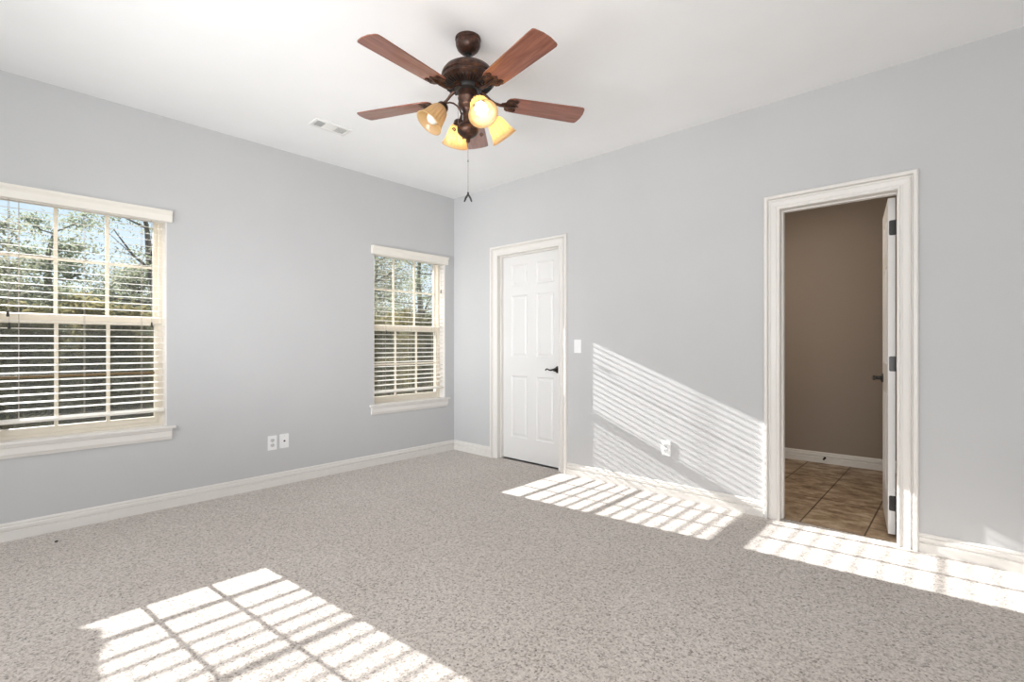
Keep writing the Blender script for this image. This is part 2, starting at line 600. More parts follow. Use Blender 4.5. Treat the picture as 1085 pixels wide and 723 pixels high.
def panel_slab(w, h, t, stile, mid, zs):
    """six-panel door leaf, x 0..w, front face at y = 0 and back face at y = t; recessed moulded panels on both faces."""
    xs = [(stile, (w - mid) / 2), ((w + mid) / 2, w - stile)]
    rects = [(a, b, c, d) for a, b in xs for c, d in zs]
    mb = MB()
    ux = sorted({0, w, *[r[0] for r in rects], *[r[1] for r in rects]})
    uz = sorted({0, h, *[r[2] for r in rects], *[r[3] for r in rects]})
    for face in (0, 1):
        yy = (lambda d: d) if face == 0 else (lambda d: t - d)
        idx = {}

        def V(x, z, d):
            k = (round(x, 5), round(z, 5), round(d, 5))
            if k not in idx:
                idx[k] = len(mb.v)
                mb.v.append((x, yy(d), z))
            return idx[k]
        for i in range(len(ux) - 1):
            for j in range(len(uz) - 1):
                cx, cz = (ux[i] + ux[i + 1]) / 2, (uz[j] + uz[j + 1]) / 2
                r = next((r for r in rects if r[0] < cx < r[1] and r[2] < cz < r[3]), None)
                if r is None:
                    mb.f.append((V(ux[i], uz[j], 0), V(ux[i + 1], uz[j], 0), V(ux[i + 1], uz[j + 1], 0), V(ux[i], uz[j + 1], 0)))
                    continue
                rings = [(0, 0), (0.004, 0.004), (0.014, 0.009), (0.020, 0.009), (0.038, 0.003)]
                loops = []
                for q, d in rings:
                    loops.append([V(r[0] + q, r[2] + q, d), V(r[1] - q, r[2] + q, d), V(r[1] - q, r[3] - q, d), V(r[0] + q, r[3] - q, d)])
                for a, b in zip(loops, loops[1:]):
                    for k in range(4):
                        mb.f.append((a[k], a[(k + 1) % 4], b[(k + 1) % 4], b[k]))
                mb.f.append(tuple(loops[-1]))
    mb.add([(0, 0, 0), (w, 0, 0), (w, 0, h), (0, 0, h), (0, t, 0), (w, t, 0), (w, t, h), (0, t, h)],
           [(0, 1, 5, 4), (1, 2, 6, 5), (2, 3, 7, 6), (3, 0, 4, 7)])
    return mb


ZS = [(0.215, 0.825), (1.012, 1.622), (1.715, 1.925)]


def lever(mb, mx, flip=1, back=False):
    """rose and curved lever handle at the local origin, projecting to local -y, lever along local -x * flip."""
    rot = mx @ Matrix.Rotation(R(90), 4, 'X')
    mb.lathe([(0, 0.0), (0.031, 0.0), (0.033, 0.004), (0.030, 0.010), (0.018, 0.013), (0.013, 0.018), (0.012, 0.044), (0.016, 0.050), (0.015, 0.058), (0, 0.060)], 24, rot)
    pts = [(0, -0.050, 0), (-0.022 * flip, -0.053, 0.001), (-0.045 * flip, -0.053, -0.005), (-0.068 * flip, -0.053, -0.001), (-0.084 * flip, -0.053, 0.007), (-0.097 * flip, -0.053, 0.004), (-0.104 * flip, -0.053, -0.008)]
    mb.tube([mx @ Vector(p) for p in pts], [0.010, 0.009, 0.0075, 0.0065, 0.006, 0.006, 0.007], 10)


# door_1: closed, six-panel, lever on its right side
d1 = empty('door_1', ((D1[0] + D1[1]) / 2, 0.0, 0), 'closed white six panel door with black lever, near the corner', 'door', 'structure')
casing(D1[0] + 0.003, D1[1] - 0.003, D1[2], d1)
jamb(D1[0], D1[1], D1[2], 0.074, d1)
w1 = D1[1] - D1[0] - 0.006
sl = panel_slab(w1, D1[2] - 0.016, 0.035, 0.114, 0.112, ZS).build('door_slab', M['door'], d1, mx=Matrix.Translation((D1[0] + 0.003, 0.074, 0.012)))
hb = MB()
lever(hb, Matrix.Translation((D1[1] - 0.070, 0.074, 0.915)))
h = hb.build('lever_handle', M['black'], sl, smooth=True)
h['label'] = 'black curved lever handle'
tag(MB().box(D1[0] - 0.3, D1[1] + 0.3, 0.45, 0.5, -0.06, 2.4).box(D1[0] - 0.3, D1[0] - 0.25, BT, 0.45, -0.06, 2.4).box(D1[1] + 0.25, D1[1] + 0.3, BT, 0.45, -0.06, 2.4).box(D1[0] - 0.3, D1[1] + 0.3, BT, 0.5, 2.4, 2.45).box(D1[0] - 0.3, D1[1] + 0.3, 0.06, 0.5, -0.07, -0.06)
    .build('wall_closet', M['wall']), 'closet wall hidden behind the closed door', 'wall', 'structure')

# door_2: swung open into the bathroom, hinges on its right
d2 = empty('door_2', ((D2[0] + D2[1]) / 2, 0.0, 0), 'doorway with a white door swung open onto a tiled room', 'door', 'structure')
casing(D2[0] + 0.003, D2[1] - 0.003, D2[2], d2)
jamb(D2[0], D2[1], D2[2], 0.080, d2)
w2 = D2[1] - D2[0] - 0.008
AL = R(82)
# leaf: hinge pin at the local origin; closed it runs along local -x with its front face at y = 0
PIV = Vector((3.823, 0.158, 0.012))
Dm = Matrix.Translation(PIV) @ Matrix.Rotation(-AL, 4, 'Z')
leafm = Dm @ Matrix.Translation((-w2, -0.036, 0))
s2 = panel_slab(w2, D2[2] - 0.016, 0.035, 0.095, 0.10, ZS).build('door_slab', M['door'], d2, mx=leafm)
for zc in (0.185, 1.02, 1.835):
    hm = MB()
    rad = 0.009
    # leaf of the hinge on the door's hinge edge (local x = 0 face), rounded corners
    ol = []
    for cx_, cz_, a0 in ((0.0, 0.045 - rad, 0), (-0.031 + rad, 0.045 - rad, 90), (-0.031 + rad, -0.045 + rad, 180), (0.0, -0.045, 0)):
        if cx_ == 0.0:
            ol.append((cx_, 0.045 if cz_ > 0 else -0.045))
        else:
            for q in range(5):
                a = R(a0 + 90 * q / 4)
                ol.append((cx_ + rad * math.cos(a), cz_ + rad * math.sin(a)))
    fm = Dm @ Matrix.Translation((0, 0, zc)) @ Matrix(((0, 0, 1, 0), (1, 0, 0, 0), (0, 1, 0, 0), (0, 0, 0, 1)))
    hm.prism(ol, -0.0005, 0.002, fm)
    hm.tube([Dm @ Vector((0.004, 0.004, zc - 0.045)), Dm @ Vector((0.004, 0.004, zc + 0.045))], 0.006, 10)
    ho = hm.build('hinge', M['black'], s2)
hb = MB()
lever(hb, Dm @ Matrix.Translation((-w2 + 0.062, -0.036, 0.905)), flip=-1)
hb.build('lever_handle', M['black'], s2, smooth=True)


# ---------------------------------------------------------------- windows
def make_window(n, y0, y1, label, brown):
    yc = (y0 + y1) / 2
    w = empty('window_%d' % n, (0, yc, WZ0), label, 'window', 'structure')
    # outer frame of the double-hung unit, set back in the wall
    x0, x1 = -0.165, -0.085
    fb = MB()
    fw = 0.030
    fb.box(x0, x1, y0, y0 + fw, WZ0, WZ1).box(x0, x1, y1 - fw, y1, WZ0, WZ1)
    fb.box(x0, x1, y0 + fw, y1 - fw, WZ1 - 0.018, WZ1).box(x0, x1, y0 + fw, y1 - fw, WZ0, WZ0 + 0.022)
    fb.build('window_frame', M['vinyl'], w, bevel=0.002)
    # white lining of the reveal on the room side
    lb = MB()
    lb.box(-0.085, 0.0, y0, y0 + 0.006, WZ0, WZ1).box(-0.085, 0.0, y1 - 0.006, y1, WZ0, WZ1).box(-0.085, 0.0, y0 + 0.006, y1 - 0.006, WZ1 - 0.006, WZ1)
    lb.build('reveal_lining', M['trim'], w)
    iy0, iy1 = y0 + fw, y1 - fw
    zm = 1.310

    def sash(xa, xb, za, zb, top, bot, name, mid_mat, zmun):
        sw = 0.022
        sb = MB()
        sb.box(xa, xb, iy0, iy0 + sw, za, zb).box(xa, xb, iy1 - sw, iy1, za, zb)
        sb.box(xa, xb, iy0 + sw, iy1 - sw, zb - top, zb).box(xa, xb, iy0 + sw, iy1 - sw, za, za + bot)
        so = sb.build(name, M['vinyl'], w, bevel=0.002)
        g0, g1 = iy0 + sw, iy1 - sw
        xm = (xa + xb) / 2
        MB().box(xm - 0.002, xm + 0.002, g0, g1, za + bot, zb - top).build('glass_pane', M['glass'], so)
        mu = MB()
        third = (g1 - g0) / 3
        for k in (1, 2):
            yk = g0 + third * k
            mu.box(xm + 0.003, xm + 0.015, yk - 0.010, yk + 0.010, za + bot, zb - top)
        mu.build('muntin', M['vinyl'], so, bevel=0.002)
        o = MB().box(xm + 0.003, xm + 0.0145, g0, g1, zmun - 0.008, zmun + 0.008).build('muntin', M[mid_mat], so, bevel=0.002)
        if mid_mat != 'vinyl':
            o['label'] = 'brown horizontal bar'
        return so
    sash(-0.155, -0.125, zm - 0.030, WZ1 - 0.018, 0.012, 0.055, 'upper_sash', 'vinyl', 1.690)
    sash(-0.122, -0.092, WZ0 + 0.022, zm + 0.033, 0.062, 0.040, 'lower_sash', brown, 0.950)
    scr = MB().box(-0.1605, -0.1595, iy0, iy1, WZ0 + 0.022, zm - 0.01).build('insect_screen', M['screen'], w)
    # stool with horns and a moulded apron below it
    st = MB().prism([(-0.085, y0 + 0.001), (0.0005, y0 + 0.001), (0.0005, y0 - 0.050), (0.032, y0 - 0.050), (0.032, y1 + 0.050), (0.0005, y1 + 0.050), (0.0005, y1 - 0.001), (-0.085, y1 - 0.001)], WZ0 - 0.016, WZ0 + 0.002)
    st.build('stool', M['trim'], w, bevel=0.004)
    ap = [(0, 0), (0.022, 0), (0.022, -0.012), (0.017, -0.020), (0.017, -0.055), (0.011, -0.070), (0.009, -0.078), (0, -0.078)]
    fr = [lambda a, b, y=y: (a, y, WZ0 - 0.016 + b) for y in (y0 - 0.028, y1 + 0.028)]
    MB().sweep(ap, fr).build('apron', M['trim'], w)
    return w


make_window(1, *WIN[0], 'larger looking window at the left edge, the one farther from the corner', 'vinyl_brown')
make_window(2, *WIN[1], 'window beside the room corner, the one farther from the viewer', 'vinyl')


def make_blind(y0, y1, label, tassels, seed):
    rnd = random.Random(seed)
    yc = (y0 + y1) / 2
    b = empty('window_blind', (-0.03, yc, 2.0), label, 'blind', None, 'window blinds')
    ya, yb = y0 + 0.010, y1 - 0.010
    MB().box(-0.058, -0.008, ya, yb, 2.000, 2.046).build('head_rail', M['slat'], b, bevel=0.002)
    vp = [(0.001, 2.006), (0.020, 2.006), (0.022, 2.012), (0.022, 2.050), (0.027, 2.060), (0.034, 2.070), (0.036, 2.084), (0.001, 2.084)]
    fr = [lambda a, c, y=y: (a, y, c) for y in (y0 - 0.026, y1 + 0.028)]
    MB().sweep(vp, fr).build('valance', M['slat'], b)
    sb = MB()
    n = 28
    pitch = 0.0447
    xc = -0.033
    for k in range(n):
        z = 1.960 - k * pitch
        tilt = -R(rnd.uniform(7.6, 9.4))
        prof = []
        for q in range(7):                      # gently crowned slat, 50 mm deep
            u = -0.019 + 0.038 * q / 6
            prof.append((u, 0.0007 * (1 - (u / 0.019) ** 2) + 0.0012))
        prof += [(u, c - 0.0024) for u, c in reversed(prof)]
        dz = [rnd.uniform(-0.0012, 0.0012) for _ in range(2)]
        fr = [lambda a, c, y=y, e=e, z=z, t=tilt: (xc + a * math.cos(t), y, z + e + c + a * math.sin(t)) for y, e in ((ya, dz[0]), (yb, dz[1]))]
        sb.sweep(prof, fr)
    sb.build('slat_panel', M['slat'], b)
    rail = MB().box(-0.022, 0.022, ya, yb, -0.0075, 0.0075)
    rail.build('bottom_rail', M['slat'], b, bevel=0.003, mx=Matrix.Translation((xc, 0, 0.690)) @ Matrix.Rotation(R(19), 4, 'Y'))
    for off in (0.138, 0.436, 0.734):
        lc = MB()
        y = y0 + off
        for dx in (-0.0215, 0.0215):
            lc.tube([(xc + dx, y, 2.0), (xc + dx, y, 0.70)], 0.0011, 6)
        for k in range(n):
            z = 1.9585 - k * pitch
            lc.tube([(xc - 0.0215, y, z), (xc + 0.0215, y, z)], 0.0007, 4)
        lc.build('ladder_cord', M['cord'], b)
    for y, z in tassels:
        c = MB().tube([(0.000, y, 2.004), (0.0, y, z)], 0.0010, 6).build('pull_cord', M['cord'], b)
        t = MB().lathe([(0.001, 0.036), (0.004, 0.034), (0.0055, 0.022), (0.0075, 0.004), (0.006, 0.0), (0, 0)], 12, Matrix.Translation((0.0, y, z - 0.034)))
        t.build('tassel', M['tassel'], c, smooth=True)
    return b


make_blind(*WIN[0], 'white horizontal blind lowered on the window at the left edge', [(-3.424, 1.345), (-3.418, 1.275), (-2.734, 1.790), (-2.730, 1.300)], 4)
make_blind(*WIN[1], 'white horizontal blind lowered on the window beside the corner', [(-0.183, 1.730), (-0.859, 1.282)], 9)


# ---------------------------------------------------------------- wall plates
def rounded_rect(w, h, r, n=4):
    o = []
    for cx, cz, a0 in ((w / 2 - r, h / 2 - r, 0), (-w / 2 + r, h / 2 - r, 90), (-w / 2 + r, -h / 2 + r, 180), (w / 2 - r, -h / 2 + r, 270)):
        for q in range(n + 1):
            a = R(a0 + 90 * q / n)
            o.append((cx + r * math.cos(a), cz + r * math.sin(a)))
    return o


# local frame for plates: x across, y up, z out of the wall
def on_back(x, z):
    return Matrix(((1, 0, 0, x), (0, 0, -1, 0), (0, 1, 0, z), (0, 0, 0, 1)))


def on_left(y, z):
    return Matrix(((0, 0, 1, 0), (1, 0, 0, y), (0, 1, 0, z), (0, 0, 0, 1)))


def plate_body(fm, root, depth=0.006, w=0.072, h_=0.116):
    p = MB().prism(rounded_rect(w, h_, 0.004), 0.0, depth, fm)
    return p.build('cover_plate', M['plastic'], root, bevel=0.0015)


def outlet(name, fm, label):
    root = empty(name, fm.translation, label, 'outlet', None, 'electrical outlets')
    plate_body(fm, root)
    for dz in (0.0195, -0.0195):
        ol = []
        for q in range(24):
            a = 2 * PI * q / 24
            ol.append((0.0172 * math.cos(a), dz + max(-0.0135, min(0.0135, 0.0172 * math.sin(a)))))
        r = MB().prism(ol, 0.006, 0.0085, fm).build('receptacle', M['plastic_grey'], root)
        s = MB()
        for x in (-0.0064, 0.0064):
            s.prism([(x - 0.0012, dz - 0.001), (x + 0.0012, dz - 0.001), (x + 0.0012, dz + 0.008), (x - 0.0012, dz + 0.008)], 0.0085, 0.0089, fm)
        s.prism([(0.0025 * math.cos(2 * PI * q / 10), dz - 0.0075 + 0.0025 * math.sin(2 * PI * q / 10)) for q in range(10)], 0.0085, 0.0089, fm)
        s.build('slot', M['dark'], r)
    MB().prism([(0.003 * math.cos(2 * PI * q / 12), 0.003 * math.sin(2 * PI * q / 12)) for q in range(12)], 0.006, 0.0072, fm).build('screw', M['plastic_grey'], root)
    return root


outlet('electrical_outlet', on_back(2.456, 0.360), 'white electrical outlet in the sunlit stripes between the doors')
outlet('electrical_outlet', on_left(-1.928, 0.352), 'white electrical outlet under the windows, beside the cable plate')
fm = on_left(-1.833, 0.355)
cp = empty('cable_plate', fm.translation, 'white cable plate with one dark jack, right of the outlet under the windows', 'wall plate')
plate_body(fm, cp)
MB().lathe([(0, 0.006), (0.0072, 0.006), (0.0072, 0.009), (0.0052, 0.0095), (0.0052, 0.016), (0.0032, 0.016), (0.003, 0.011), (0, 0.011)], 18, fm).build('coax_jack', M['dark'], cp, smooth=True)
for dz in (0.042, -0.042):
    MB().prism([(0.003 * math.cos(2 * PI * q / 12), dz + 0.003 * math.sin(2 * PI * q / 12)) for q in range(12)], 0.006, 0.0072, fm).build('screw', M['plastic_grey'], cp)
fm = on_back(1.642, 1.132)
ls = empty('light_switch', fm.translation, 'white light switch right of the closed door', 'light switch')
plate_body(fm, ls)
rk = MB().prism(rounded_rect(0.033, 0.066, 0.002), 0.006, 0.0075, fm).build('switch_bezel', M['plastic'], ls)
MB().add([fm @ Vector(v) for v in ((-0.0145, -0.031, 0.0075), (0.0145, -0.031, 0.0075), (0.0145, 0.031, 0.0075), (-0.0145, 0.031, 0.0075), (-0.0145, -0.031, 0.012), (0.0145, -0.031, 0.012), (0.0145, 0.0, 0.0095), (-0.0145, 0.0, 0.0095), (0.0145, 0.031, 0.0085), (-0.0145, 0.031, 0.0085))],
         [(0, 3, 2, 1), (4, 5, 6, 7), (7, 6, 8, 9), (0, 1, 5, 4), (2, 3, 9, 8), (1, 2, 8, 6, 5), (3, 0, 4, 7, 9)]).build('rocker', M['plastic'], ls)

# spring door stop on the bathroom baseboard
p = Bm @ Vector((3.21, byb - 0.016, 0.048))
dm = Matrix.Translation(p) @ Matrix.Rotation(TILT, 4, 'Z') @ Matrix.Rotation(R(90), 4, 'X')
ds = empty('door_stop', p, 'small dark door stop on the baseboard beyond the doorway', 'door stop')
sp = MB()
sp.lathe([(0, 0), (0.011, 0), (0.011, 0.005), (0, 0.006)], 14, dm)
sp.tube([dm @ Vector((0.006 * math.cos(q * 0.7), 0.006 * math.sin(q * 0.7), 0.005 + q * 0.0005)) for q in range(110)], 0.0013, 5)
sp.build('spring', M['black'], ds)
MB().lathe([(0, 0.058), (0.0085, 0.058), (0.009, 0.070), (0.006, 0.074), (0, 0.075)], 14, dm).build('bumper', M['dark'], ds, smooth=True)

# lint on the carpet near the window wall
for x, y, s_, lab in ((0.235, -3.235, 0.008, 'tiny dark crumb on the carpet beside the window wall baseboard'),):
    rnd = random.Random(3)
    bmx = bmesh.new()
    bmesh.ops.create_icosphere(bmx, subdivisions=2, radius=s_)
    for v in bmx.verts:
        v.co *= rnd.uniform(0.7, 1.25)
        v.co.z = max(v.co.z * 0.7, -0.3 * s_)
    me = bpy.data.meshes.new('carpet_crumb')
    bmx.to_mesh(me)
    bmx.free()
    me.materials.append(M['dark'])
    o = bpy.data.objects.new('carpet_crumb', me)
    COL.objects.link(o)
    o.location = (x, y, 0.3 * s_)
    tag(o, lab, 'debris')

# ---------------------------------------------------------------- ceiling vent
vx0, vx1, vy0, vy1 = 0.635, 0.770, -1.930, -1.652
vt = empty('ceiling_vent', ((vx0 + vx1) / 2, (vy0 + vy1) / 2, H), 'white rectangular air vent in the ceiling left of the fan', 'vent')
fb = MB()
fb.box(vx0, vx1, vy0, vy0 + 0.022, H - 0.008, H).box(vx0, vx1, vy1 - 0.022, vy1, H - 0.008, H)
fb.box(vx0, vx0 + 0.022, vy0 + 0.022, vy1 - 0.022, H - 0.008, H).box(vx1 - 0.022, vx1, vy0 + 0.022, vy1 - 0.022, H - 0.008, H)
fb.build('vent_frame', M['vent'], vt, bevel=0.002)
MB().box(vx0 + 0.02, vx1 - 0.02, vy0 + 0.02, vy1 - 0.02, H - 0.0012, H - 0.0002).build('duct_opening', M['dark'], vt)
lv = MB()
L0, L1 = vy0 + 0.024, vy1 - 0.024
n = 22
for k in range(n):
    y = L0 + (L1 - L0) * (k + 0.5) / n
    u = k / (n - 1)
    if u < 0.24:
        t = R(89)                    # louvres seen end-on: the dark duct shows between them
    elif u < 0.62:
        t = R(158)
    else:
        t = R(28)
    c, s_ = math.cos(t) * 0.0062, math.sin(t) * 0.0030
    lv.add([(vx0 + 0.021, y - c, H - 0.005 - s_), (vx1 - 0.021, y - c, H - 0.005 - s_), (vx1 - 0.021, y + c, H - 0.005 + s_), (vx0 + 0.021, y + c, H - 0.005 + s_),
            (vx0 + 0.021, y - c, H - 0.0042 - s_), (vx1 - 0.021, y - c, H - 0.0042 - s_), (vx1 - 0.021, y + c, H - 0.0042 + s_), (vx0 + 0.021, y + c, H - 0.0042 + s_)],
           [(0, 3, 2, 1), (4, 5, 6, 7), (0, 1, 5, 4), (1, 2, 6, 5), (2, 3, 7, 6), (3, 0, 4, 7)])
lv.build('louvre', M['vent'], vt)

# ---------------------------------------------------------------- ceiling fan
FX, FY, FZ = 2.219, -1.817, 2.430
fan = empty('ceiling_fan', (FX, FY, H), 'bronze ceiling fan with five reddish wood blades and four amber glass lights', 'ceiling fan')
T0 = Matrix.Translation((FX, FY, 0))
MB().lathe([(0, H), (0.066, H), (0.067, H - 0.010), (0.062, H - 0.016), (0.065, H - 0.022), (0.063, H - 0.040), (0.055, H - 0.058), (0.041, H - 0.072), (0.024, H - 0.080), (0.0, H - 0.081)], 40, T0).build('canopy', M['bronze'], fan, smooth=True)
MB().lathe([(0, H - 0.06), (0.022, H - 0.074), (0.024, H - 0.084), (0.013, H - 0.090), (0.0125, 2.610), (0.022, 2.606), (0.024, 2.596), (0, 2.590)], 24, T0).build('downrod', M['black'], fan, smooth=True)
mo = MB().lathe([(0, 2.606), (0.030, 2.606), (0.060, 2.604), (0.095, 2.594), (0.120, 2.578), (0.134, 2.560), (0.138, 2.548), (0.138, 2.540), (0.133, 2.536), (0.133, 2.530), (0.139, 2.524), (0.139, 2.514), (0.132, 2.506), (0.118, 2.499), (0.100, 2.494), (0.082, 2.490), (0.0, 2.490)], 56, T0)
mo = mo.build('motor_housing', M['bronze'], fan, smooth=True)
fins = MB()
for k in range(40):                              # vent fins round the underside
    a = 2 * PI * k / 40
    m_ = T0 @ Matrix.Rotation(a, 4, 'Z')
    fins.add([m_ @ Vector(v) for v in ((0.084, -0.0022, 2.4915), (0.128, -0.0022, 2.503), (0.128, 0.0022, 2.503), (0.084, 0.0022, 2.4915), (0.084, -0.0016, 2.485), (0.122, -0.0016, 2.494), (0.122, 0.0016, 2.494), (0.084, 0.0016, 2.485))],
             [(0, 3, 2, 1), (4, 5, 6, 7), (0, 1, 5, 4), (1, 2, 6, 5), (2, 3, 7, 6), (3, 0, 4, 7)])
fins.build('vent_fins', M['black'], mo)
MB().lathe([(0, 2.492), (0.072, 2.492), (0.074, 2.484), (0.070, 2.470), (0.058, 2.464), (0.0, 2.464)], 36, T0).build('flywheel', M['black'], fan, smooth=True)
MB().lathe([(0, 2.466), (0.048, 2.466), (0.051, 2.460), (0.051, 2.436), (0.053, 2.432), (0.053, 2.426), (0.050, 2.422), (0.050, 2.392), (0.046, 2.384), (0.034, 2.374), (0.029, 2.364), (0.026, 2.310), (0.028, 2.298), (0.0, 2.294)], 36, T0).build('switch_housing', M['bronze'], fan, smooth=True)
fit = MB().lathe([(0, 2.300), (0.030, 2.299), (0.046, 2.292), (0.055, 2.280), (0.057, 2.268), (0.057, 2.260), (0.052, 2.250), (0.042, 2.238), (0.028, 2.228), (0.015, 2.222), (0.010, 2.216), (0.012, 2.208), (0.007, 2.200), (0.0, 2.198)], 36, T0).build('light_fitter', M['bronze'], fan, smooth=True)

# blades: outline in local x (outward) and y (across)
bl = [(0.205, -0.030), (0.215, -0.048), (0.240, -0.058), (0.300, -0.061), (0.600, -0.070), (0.627, -0.0695), (0.635, -0.066), (0.6395, -0.058), (0.643, -0.044), (0.648, -0.020)]
bl = bl + [(x, -y) for x, y in reversed(bl)]
irons = [(0.180, -0.012), (0.200, -0.020), (0.206, -0.040), (0.222, -0.050), (0.240, -0.046), (0.252, -0.050), (0.268, -0.042), (0.266, -0.028), (0.252, -0.022), (0.262, -0.010), (0.276, 0.0)]
irons = irons + [(x, -y) for x, y in reversed(irons[:-1])]
for k in range(5):
    A = Matrix.Rotation(R(60 + 72 * k), 4, 'Z')
    Bk = Matrix.Translation((FX, FY, FZ)) @ A @ Matrix.Rotation(R(-8.5), 4, 'X')
    b = MB().prism(bl, -0.003, 0.003).build('fan_blade', M['wood'], None, bevel=0.0012)
    b.matrix_basis = Bk
    b.parent = fan
    b.matrix_parent_inverse = wmat(fan).inverted()
    # iron: scalloped plate under the blade, raised scroll, and the curved arm to the motor
    ir = MB().prism(irons, -0.0068, -0.0032)
    for s_ in (-1, 1):
        ir.tube([(0.245 + 0.016 * math.cos(q * 0.55) * (1 - q / 16), s_ * (0.028 + 0.014 * math.sin(q * 0.55) * (1 - q / 16)), -0.008) for q in range(13)], 0.0028, 6)
        ir.lathe([(0, -0.0105), (0.004, -0.0095), (0.0045, -0.0065)], 8, Matrix.Translation((0.245, s_ * 0.036, 0)))
    ir.tube([(0.262, 0, -0.008), (0.235, 0, -0.010), (0.205, 0, -0.011), (0.185, 0, -0.010)], [0.003, 0.006, 0.008, 0.008], 8)
    # arm (blade frame), rising in a curve to the flywheel
    ir.tube([(0.195, 0, -0.009), (0.170, 0, -0.010), (0.145, 0, -0.004), (0.120, 0, 0.010), (0.098, 0, 0.030), (0.080, 0, 0.044), (0.062, 0, 0.048)], [0.009, 0.008, 0.0075, 0.0075, 0.008, 0.010, 0.012], 10)
    io = ir.build('blade_iron', M['bronze'], None, smooth=True)
    io.parent = b                                # shares the blade's frame
    io.matrix_parent_inverse = Matrix.Identity(4)

# four curved arms, each with socket cup, ribbed bell shade and bulb
for k in range(4):
    ang = R(68 + 90 * k)
    lit = k != 2                                 # the arm nearest the window wall is not lit
    A = Matrix.Translation((FX, FY, 0)) @ Matrix.Rotation(ang, 4, 'Z')
    arm = MB()
    path = [(0.055, 0, 2.266), (0.054, 0, 2.280), (0.044, 0, 2.298), (0.036, 0, 2.318), (0.036, 0, 2.340), (0.044, 0, 2.362), (0.060, 0, 2.380), (0.080, 0, 2.389), (0.100, 0, 2.389), (0.116, 0, 2.382), (0.128, 0, 2.370)]
    arm.tube([A @ Vector(p_) for p_ in path], 0.0045, 10)
    arm.tube([A @ Vector((0.076 + 0.010 * math.cos(q * 0.6) * (1 - q / 15), 0, 2.254 + 0.010 * math.sin(q * 0.6) * (1 - q / 15))) for q in range(12)], 0.0032, 6)
    ao = arm.build('light_arm', M['bronze'], fan, smooth=True)
    axis = Vector((0.60, 0, -0.80)).normalized()
    rot = Vector((0, 0, 1)).rotation_difference(axis).to_matrix().to_4x4()
    F = A @ Matrix.Translation((0.127, 0, 2.372)) @ rot @ Matrix.Scale(1.08, 4)      # local +z runs down the shade
    MB().lathe([(0, -0.004), (0.012, -0.003), (0.021, 0.002), (0.027, 0.010), (0.029, 0.022), (0.030, 0.030), (0.026, 0.031), (0.022, 0.024), (0, 0.020)], 28, F).build('socket_cup', M['bronze'], ao, smooth=True)
    prof = [(0.024, 0.020), (0.030, 0.026), (0.037, 0.038), (0.042, 0.054), (0.046, 0.074), (0.050, 0.094), (0.056, 0.110), (0.064, 0.122), (0.068, 0.128)]
    inner = [(r_ - 0.0035, z_ + 0.0005) for r_, z_ in reversed(prof)]
    nr = len(prof)
    rib = lambda a, j: 1 + (0.075 * math.cos(17 * a) if 2 <= j <= nr - 3 else 0.0)
    so = MB().lathe(prof + inner, 120, F, rib).build('lamp_shade', M['shade'], ao, smooth='all')
    if not lit:
        so['label'] = 'unlit tan glass shade'
    MB().lathe([(0, 0.030), (0.013, 0.030), (0.014, 0.050), (0.023, 0.062), (0.029, 0.078), (0.0295, 0.094), (0.025, 0.108), (0.015, 0.117), (0, 0.120)], 24, F).build('bulb', M['bulb'] if lit else M['bulb_off'], ao, smooth='all')

# pull chain with its forked fob, and a short second chain
ch = MB().tube([(FX, FY, 2.199), (FX, FY, 1.935)], 0.0014, 6)
for k in range(45):
    z = 2.195 - k * 0.0058
    ch.lathe([(0, 0.0022), (0.0019, 0.0010), (0.0019, -0.0010), (0, -0.0022)], 6, Matrix.Translation((FX, FY, z)))
ch.lathe([(0, 0.008), (0.004, 0.005), (0.004, -0.005), (0, -0.008)], 10, Matrix.Translation((FX, FY, 2.105)))
co = ch.build('pull_chain', M['chain'], fan)
rx, ry = 0.737, 0.676
fo = MB().tube([(FX, FY, 1.942), (FX, FY, 1.926)], 0.005, 8)
for s_ in (-1, 1):
    fo.tube([(FX, FY, 1.932), (FX + s_ * rx * 0.012, FY + s_ * ry * 0.012, 1.912), (FX + s_ * rx * 0.019, FY + s_ * ry * 0.019, 1.892)], [0.005, 0.0055, 0.004], 8)
fo.build('fob', M['black'], co, smooth=True)
lx = Vector((-0.737, -0.676)) * 0.052
MB().tube([(FX + lx.x, FY + lx.y, 2.41), (FX + lx.x, FY + lx.y, 2.24)], 0.0012, 6).build('fan_chain', M['chain'], fan)

# ---------------------------------------------------------------- outside the windows
tag(MB().box(-1.25, -WT, -6.5, 2.5, 2.400, 2.52).build('sun_cut_eave', M['exterior']), 'unseen pale eave added above the windows to cut off high sun', 'eave', 'structure')  # out of view, added to clip the sun patches at the window heads
gb = MB()
rnd = random.Random(11)
NX, NY = 40, 40
gv, gf = [], []
for i in range(NX + 1):
    for j in range(NY + 1):
        x = -WT - 0.05 - 44 * (i / NX) ** 1.4
        y = -22 + 62 * j / NY
        far = max(0.0, -x - 28.0)
        gv.append((x, y, -0.35 + 0.02 * (-x) + 0.017 * far ** 2 + rnd.uniform(-0.05, 0.05) * min(1, -x / 3)))
for i in range(NX):
    for j in range(NY):
        a = i * (NY + 1) + j
        gf.append((a, a + 1, a + NY + 2, a + NY + 1))
tag(MB().add(gv, gf).build('ground', M['litter']), 'brown leaf littered ground outside the windows', 'ground', 'structure')


def gz(x):
    return -0.35 + 0.02 * (-x)


